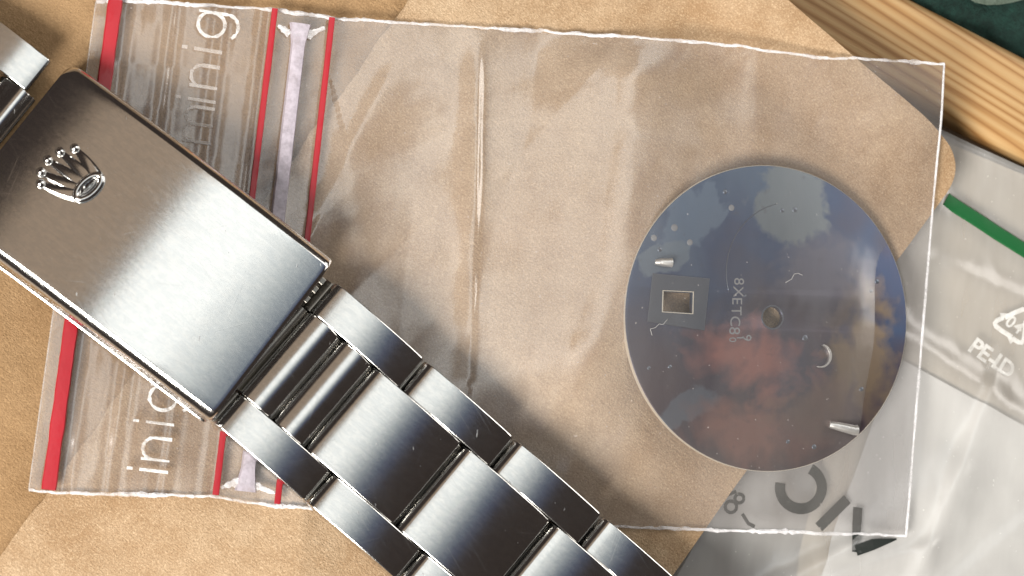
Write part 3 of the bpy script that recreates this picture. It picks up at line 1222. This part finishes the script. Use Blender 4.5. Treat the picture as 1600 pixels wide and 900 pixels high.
# ------------------------------------------------------------------ bracelet
ZT = 4.2                                           # height of the links' top
R0, R3 = at(540, 452, ZT), at(953, 817, ZT)
BA = (R3 - R0)
PER = BA.length / 3
BA.normalize()
BT = Vector((-BA.y, BA.x, 0))
LEFT = (at(347, 670, ZT) - R0).dot(BT)             # negative: full width
WID = -LEFT
bo = Vector((R0.x, R0.y, 0))
br = thing('watch_bracelet', 'brushed steel watch bracelet with a folding clasp across the bag', 'watch bracelet', (bo.x - 12, bo.y - 2, 0.9))


def smm(spx):
    return (spx - 702) / (1261 - 702) * 3 * PER


def solid(profile, t0, t1, org, ax, tx, bev=0.14, fall=-0.028):
    """profile in (s, z), swept from t0 to t1 with softened ends"""
    n = len(profile)
    cs = sum(p[0] for p in profile) / n
    cz = sum(p[1] for p in profile) / n
    L = max(p[0] for p in profile) - min(p[0] for p in profile)
    H = max(p[1] for p in profile) - min(p[1] for p in profile)
    vs, fs = [], []
    secs = [(t0, bev), (t0 + bev * 0.3, bev * 0.3), (t0 + bev, 0), (t1 - bev, 0), (t1 - bev * 0.3, bev * 0.3), (t1, bev)]
    for t, ins in secs:
        for (s, z) in profile:
            ks, kz = 1 - 2 * ins / L, 1 - 2 * ins / H
            vs.append(org + ax * (cs + (s - cs) * ks) + tx * t + Vector((0, 0, cz + (z - cz) * kz - fall * (s if s > 0 else 0))))
    for i in range(len(secs) - 1):
        for k in range(n):
            k2 = (k + 1) % n
            fs.append((i * n + k, (i + 1) * n + k, (i + 1) * n + k2, i * n + k2))
    fs.append(tuple(range(n)))
    fs.append(tuple((len(secs) - 1) * n + k for k in reversed(range(n))))
    return vs, fs


def link_profile(s0, s1, ztop, zbot, arch, rc, re=0.32):
    """rounded block whose top is a shallow arch (arch = rise in mm)"""
    pts = [(s0 + 0.3, zbot), ]
    L = s1 - s0
    zs = ztop - arch
    for k in range(9):                               # first shoulder
        a = math.pi - k / 8 * (math.pi / 2 - 0.18)
        pts.append((s0 + rc + rc * math.cos(a), zs - rc + rc * math.sin(a)))
    m = 14
    sa, sb = pts[-1][0], s1 - re * (1 - math.sin(0.18))
    za = pts[-1][1]
    for k in range(1, m):
        q = k / m
        pts.append((lerp(sa, sb, q), za + (ztop - za) * (1 - (2 * q - 1) ** 2)))
    for k in range(9):
        a = (math.pi / 2 - 0.18) - k / 8 * (math.pi / 2 - 0.18)
        pts.append((s1 - re + re * math.cos(a), za - re * math.cos(0.18) + re * math.sin(a)))
    pts.append((s1 - 0.3, zbot))
    return pts


def drop(s):
    return 0.0


TO = WID * 0.212
ZB = 1.05
K = 3 * PER / (1261 - 702)


def add_link(name, s0px, s1px, t0, t1, arch=0.32, rc=0.95, ztop=ZT, org=None, ax=None, tx=None):
    pr = link_profile(smm(s0px), smm(s1px), ztop, ZB, arch, rc)
    vs, fs = solid(pr, t0, t1, org or bo, ax or BA, tx or BT)
    mesh(name, vs, fs, 'steel', br, sharp=32)


GAP = 0.07
for k in range(-0, 5):
    a = 684 + 187 * k
    add_link('outer_link', a, a + 183, -TO + GAP, 0)
    add_link('outer_link', a, a + 183, -WID, -WID + TO - GAP)
for k in range(4):
    a = 814 + 187 * k
    add_link('centre_link', a, a + 182, -WID + TO, -TO, ztop=ZT + 0.12)
add_link('narrow_link', 684, 744, -WID + TO, -TO, 0.16, 0.85, ZT - 0.10)
add_link('narrow_link', 749, 810, -WID + TO, -TO, 0.16, 0.85, ZT - 0.10)


def pin(spx, t0, t1, z, r, org=None, ax=None, tx=None, mat='steel_dark'):
    org, ax, tx = org or bo, ax or BA, tx or BT
    c = org + ax * smm(spx)
    p = []
    n = 3
    for k in range(n):
        q = c + tx * lerp(t0, t1, k / (n - 1))
        p.append(Vector((q.x, q.y, z)))
    vs, fs = tube(p, r, 14)
    mesh('pin', vs, fs, mat, br, sharp=40)


for k in range(4):
    pin(692 + 187 * k - 7, -TO + 0.1, -0.15, 2.2, 0.62)
    pin(692 + 187 * k - 7, -WID + 0.15, -WID + TO - 0.1, 2.2, 0.62)
    pin(822 + 187 * k - 11, -WID + TO + 0.1, -TO - 0.1, 2.5, 0.55)
pin(746, -WID + TO + 0.1, -TO - 0.1, 2.5, 0.45)
pin(674, -WID + TO + 0.1, -TO - 0.1, 2.6, 0.62)
pin(662, -WID + 0.4, -0.4, 2.3, 0.62)

# clasp cover: sheet bent down at its long sides, arched along the bracelet
ZC = 6.5
C_r, C_b, C_t = at(524, 408, ZC - .1), at(319, 656, ZC - .1), at(128, 108, ZC - 3.2)
CA = C_r - C_t
CL = CA.length + 1.0
CA.normalize()
CT = Vector((-CA.y, CA.x, 0))
CW = -(C_b - C_r).dot(CT)
CO = C_r - CA * CL                                  # upper left corner of the cover, s = 0
ARCH_R = 85.0
ARCH_C = 0.887                                       # where along its length it is level


def clasp_z(s, t=0.0):
    q = s - CL * ARCH_C
    return ZC + math.sqrt(ARCH_R ** 2 - q * q) - ARCH_R


# outline of the cross-section: up one side, over, down the other (t, height below top, inward)
sec = []
side_h = 3.4
rcl = 0.75
sec.append((0.22, -side_h))
sec.append((0.12, -side_h + 0.05))
sec.append((0.0, -1.0))
for k in range(9):
    a = k / 8 * math.pi / 2
    sec.append((-0.75 * k / 8 + 0.04 * math.sin(k / 8 * math.pi), -0.62 * (1 - k / 8) + 0.05 * math.sin(k / 8 * math.pi)))
top_n = 22
half = [(CW / 2 + a, b) for a, b in sec]
full = half + [(lerp(CW / 2 - rcl, -(CW / 2 - rcl), k / top_n), 0) for k in range(1, top_n)] + [(-a, b) for a, b in reversed(half)]
NS = 90
vs, fs = [], []
m_ = len(full)


def clasp_row(s, drop_z, insx):
    """one section; insx pulls it in for rounded corners"""
    row = []
    for (t, h) in full:
        cv = -0.10 * (2 * t / CW) ** 2
        tt = t * (1 - 2 * insx / CW)
        p = CO + CA * s + CT * (tt - CW / 2)
        row.append(Vector((p.x, p.y, clasp_z(s) + max(h, -side_h, 1.15 - clasp_z(s)) + cv + drop_z)))
    return row


rows = []
CR = 1.0                                             # corner radius in plan
for k in range(7):                                   # rounded upper left end
    a = k / 7 * math.pi / 2
    rows.append((CR * (1 - math.sin(a)) if False else CR - CR * math.cos(math.pi / 2 - a) , 0.0, CR * (1 - math.cos(math.pi / 2 - a)) if False else CR - CR * math.sin(a)))
rows = [(CR * (1 - math.cos(k / 7 * math.pi / 2)), 0.0, CR * (1 - math.sin(k / 7 * math.pi / 2))) for k in range(7)]
rows[0] = (0.0, -0.35, CR)
rows.insert(1, (0.03, -0.08, CR * 0.88))
for k in range(NS + 1):
    rows.append((lerp(CR, CL - 0.35, k / NS), 0.0, 0.0))
rows += [(CL - 0.2, -0.01, 0.03), (CL - 0.08, -0.07, 0.10), (CL, -0.22, 0.22)]
for r_ in rows:
    vs += clasp_row(*r_)
for i in range(len(rows) - 1):
    for k in range(m_ - 1):
        fs.append((i * m_ + k, i * m_ + k + 1, (i + 1) * m_ + k + 1, (i + 1) * m_ + k))
    fs.append((i * m_ + m_ - 1, i * m_, (i + 1) * m_, (i + 1) * m_ + m_ - 1))
fs.append(tuple(range(m_)))
fs.append(tuple((len(rows) - 1) * m_ + k for k in reversed(range(m_))))
clasp = mesh('clasp_cover', vs, fs, 'steel_clasp', br, sharp=40, label='brushed clasp cover with a raised crown')


def clasp_local(px, py):
    z = ZC
    for _ in range(4):
        p = at(px, py, z)
        s = (p - CO).dot(CA)
        z = clasp_z(s)
    return s, (p - CO).dot(CT) + CW / 2              # t from the centre line


def on_clasp(s, t, lift=0.0):
    p = CO + CA * s + CT * (t - CW / 2)
    return Vector((p.x, p.y, clasp_z(s) - 0.10 * (2 * t / CW) ** 2 + lift))


# raised crown: an oval ring, five tapering rays, a ball on each
bs, bt = clasp_local(135, 293)
balls = [clasp_local(*p) for p in ((60, 288), (61, 270), (72, 251), (91, 238), (114, 232))]
ringp, ringr = [], []
e1s, e1t = clasp_local(155, 278)
long_d = Vector((e1s - bs, e1t - bt, 0)).normalized()
long_d = Vector((long_d.x * 0.55, long_d.y, 0)).normalized()
shrt_d = Vector((-long_d.y, long_d.x, 0))
pts = []
for k in range(41):
    a = 2 * math.pi * k / 40
    q = long_d * (1.22 * math.cos(a)) + shrt_d * (0.58 * math.sin(a))
    pts.append(on_clasp(bs + q.x, bt + q.y, 0.16))
a1 = tube(pts, 0.29, 10, 1.0, False)
crown = mesh('crown_emblem', *a1, 'steel_pol', clasp)
pts = [on_clasp(bs + (long_d * (0.62 * math.cos(2 * math.pi * k / 24)) + shrt_d * (0.16 * math.sin(2 * math.pi * k / 24))).x,
                bt + (long_d * (0.62 * math.cos(2 * math.pi * k / 24)) + shrt_d * (0.16 * math.sin(2 * math.pi * k / 24))).y, 0.12) for k in range(25)]
v0, f0 = tube(pts, 0.11, 8, 1.0, False)
mesh('crown_slot', v0, f0, 'steel_pol', clasp)
ORG_CLASP = clasp
for i, (s_, t_) in enumerate(balls):
    q = (i - 2) / 2.35
    st = Vector((bs, bt, 0)) + long_d * (1.05 * q) * (1 if long_d.y > 0 else -1)
    en = Vector((s_, t_, 0))
    pth, rd_ = [], []
    for k in range(9):
        w = k / 8
        p = st.lerp(en, w)
        bow = math.sin(w * math.pi) * 0.16 * q
        pth.append(on_clasp(p.x, p.y + bow, 0.04 + 0.05 * math.sin(w * math.pi)))
        rd_.append(lerp(0.62, 0.20, w ** 1.1))
    v0, f0 = tube(pth, rd_, 12, 0.34)
    mesh('crown_ray', v0, f0, 'steel_clasp', clasp)
    c = on_clasp(s_, t_, 0.14)
    vs, fs = [], []
    for j in range(9):
        la = -math.pi / 2 + math.pi * j / 8
        for k in range(14):
            lo = 2 * math.pi * k / 14
            vs.append(c + Vector((math.cos(la) * math.cos(lo), math.cos(la) * math.sin(lo), math.sin(la))) * 0.38)
    for j in range(8):
        for k in range(14):
            fs.append((j * 14 + k, j * 14 + (k + 1) % 14, (j + 1) * 14 + (k + 1) % 14, (j + 1) * 14 + k))
    mesh('crown_ball', vs, fs, 'steel_pol', clasp)

# inner blades and spring bar that show at the clasp's open end
for (s0, s1, t0, t1, zt) in ((648, 672, -WID + 0.5, -WID + TO * 0.9, 2.6), (648, 672, -TO * 0.9, -0.5, 2.6), (640, 670, -WID + TO, -TO, 2.9)):
    pr = link_profile(smm(s0), smm(s1), zt, 1.6, 0.1, 0.3)
    vs, fs = solid(pr, t0, t1, bo, BA, BT)
    mesh('inner_blade', vs, fs, 'steel_dark', br, sharp=32)
for q in (0.04, 0.10, 0.17, 0.84, 0.90, 0.96):
    c = bo + BA * smm(666) + BT * (-WID * q)
    vs, fs = solid([(-.25, 2.3), (-.25, 3.2), (.3, 3.2), (.3, 2.3)], -.28, .28, c * 1.0 - Vector((0, 0, bo.z)) if False else Vector((c.x, c.y, 0)), BA, BT, 0.06)
    mesh('spring_bar_lug', vs, fs, 'steel_dark', br, False)


# links on the far side of the clasp, at the upper left
def up_link(name, s0, s1, t0, t1, arch, rc, ztop):
    pr = link_profile(s0, s1, ztop, ZB, arch, rc)
    vs, fs = solid(pr, t0, t1, Vector((CO.x, CO.y, 0)), CA, CT)
    mesh(name, vs, fs, 'steel', br, sharp=32)


UZ = clasp_z(0) - 0.2
for k in range(2):
    a = -1.25 - 9.8 * (k + 1) + 0.8
    up_link('outer_link', a, a + 9.0, -TO - 0.9 + GAP, -0.9, 0.42, 0.75, UZ)
    up_link('outer_link', a, a + 9.0, -WID - 0.9, -WID + TO - 0.9 - GAP, 0.42, 0.75, UZ)
up_link('narrow_link', -3.6, -0.3, -WID + TO - 0.9, -TO - 0.9, 0.45, 1.05, UZ - .3)
up_link('narrow_link', -7.2, -3.9, -WID + TO - 0.9, -TO - 0.9, 0.45, 1.05, UZ - .3)
up_link('centre_link', -16.2, -7.6, -WID + TO - 0.9, -TO - 0.9, 0.42, 0.75, UZ)

# ------------------------------------------------------------------ lint on the bag
for lab, pts in (('curled white lint thread lying below the square date opening of the dial', ((1019, 524), (1016, 514), (1024, 512), (1030, 506), (1036, 507), (1043, 499))),
                 ('tiny white lint thread lying above the centre hole of the dial', ((1228, 441), (1237, 436), (1241, 428), (1247, 427), (1254, 430)))):
    path = []
    n = 4 * (len(pts) - 1)
    for k in range(n + 1):
        q = poly(pts, k / n * (len(pts) - 1) * 0.9999)
        z = 2.4
        for _ in range(3):
            p = at(q[0], q[1], z)
            z = film_z(p.x, p.y, True) + 0.05
        path.append(Vector((p.x, p.y, z)))
    vs, fs = tube(path, 0.022, 6)
    lt = mesh('lint_thread', vs, fs, 'lint', origin=path[0])
    lt['label'] = lab
    lt['category'] = 'lint'
    lt['group'] = 'lint on the clear bag'
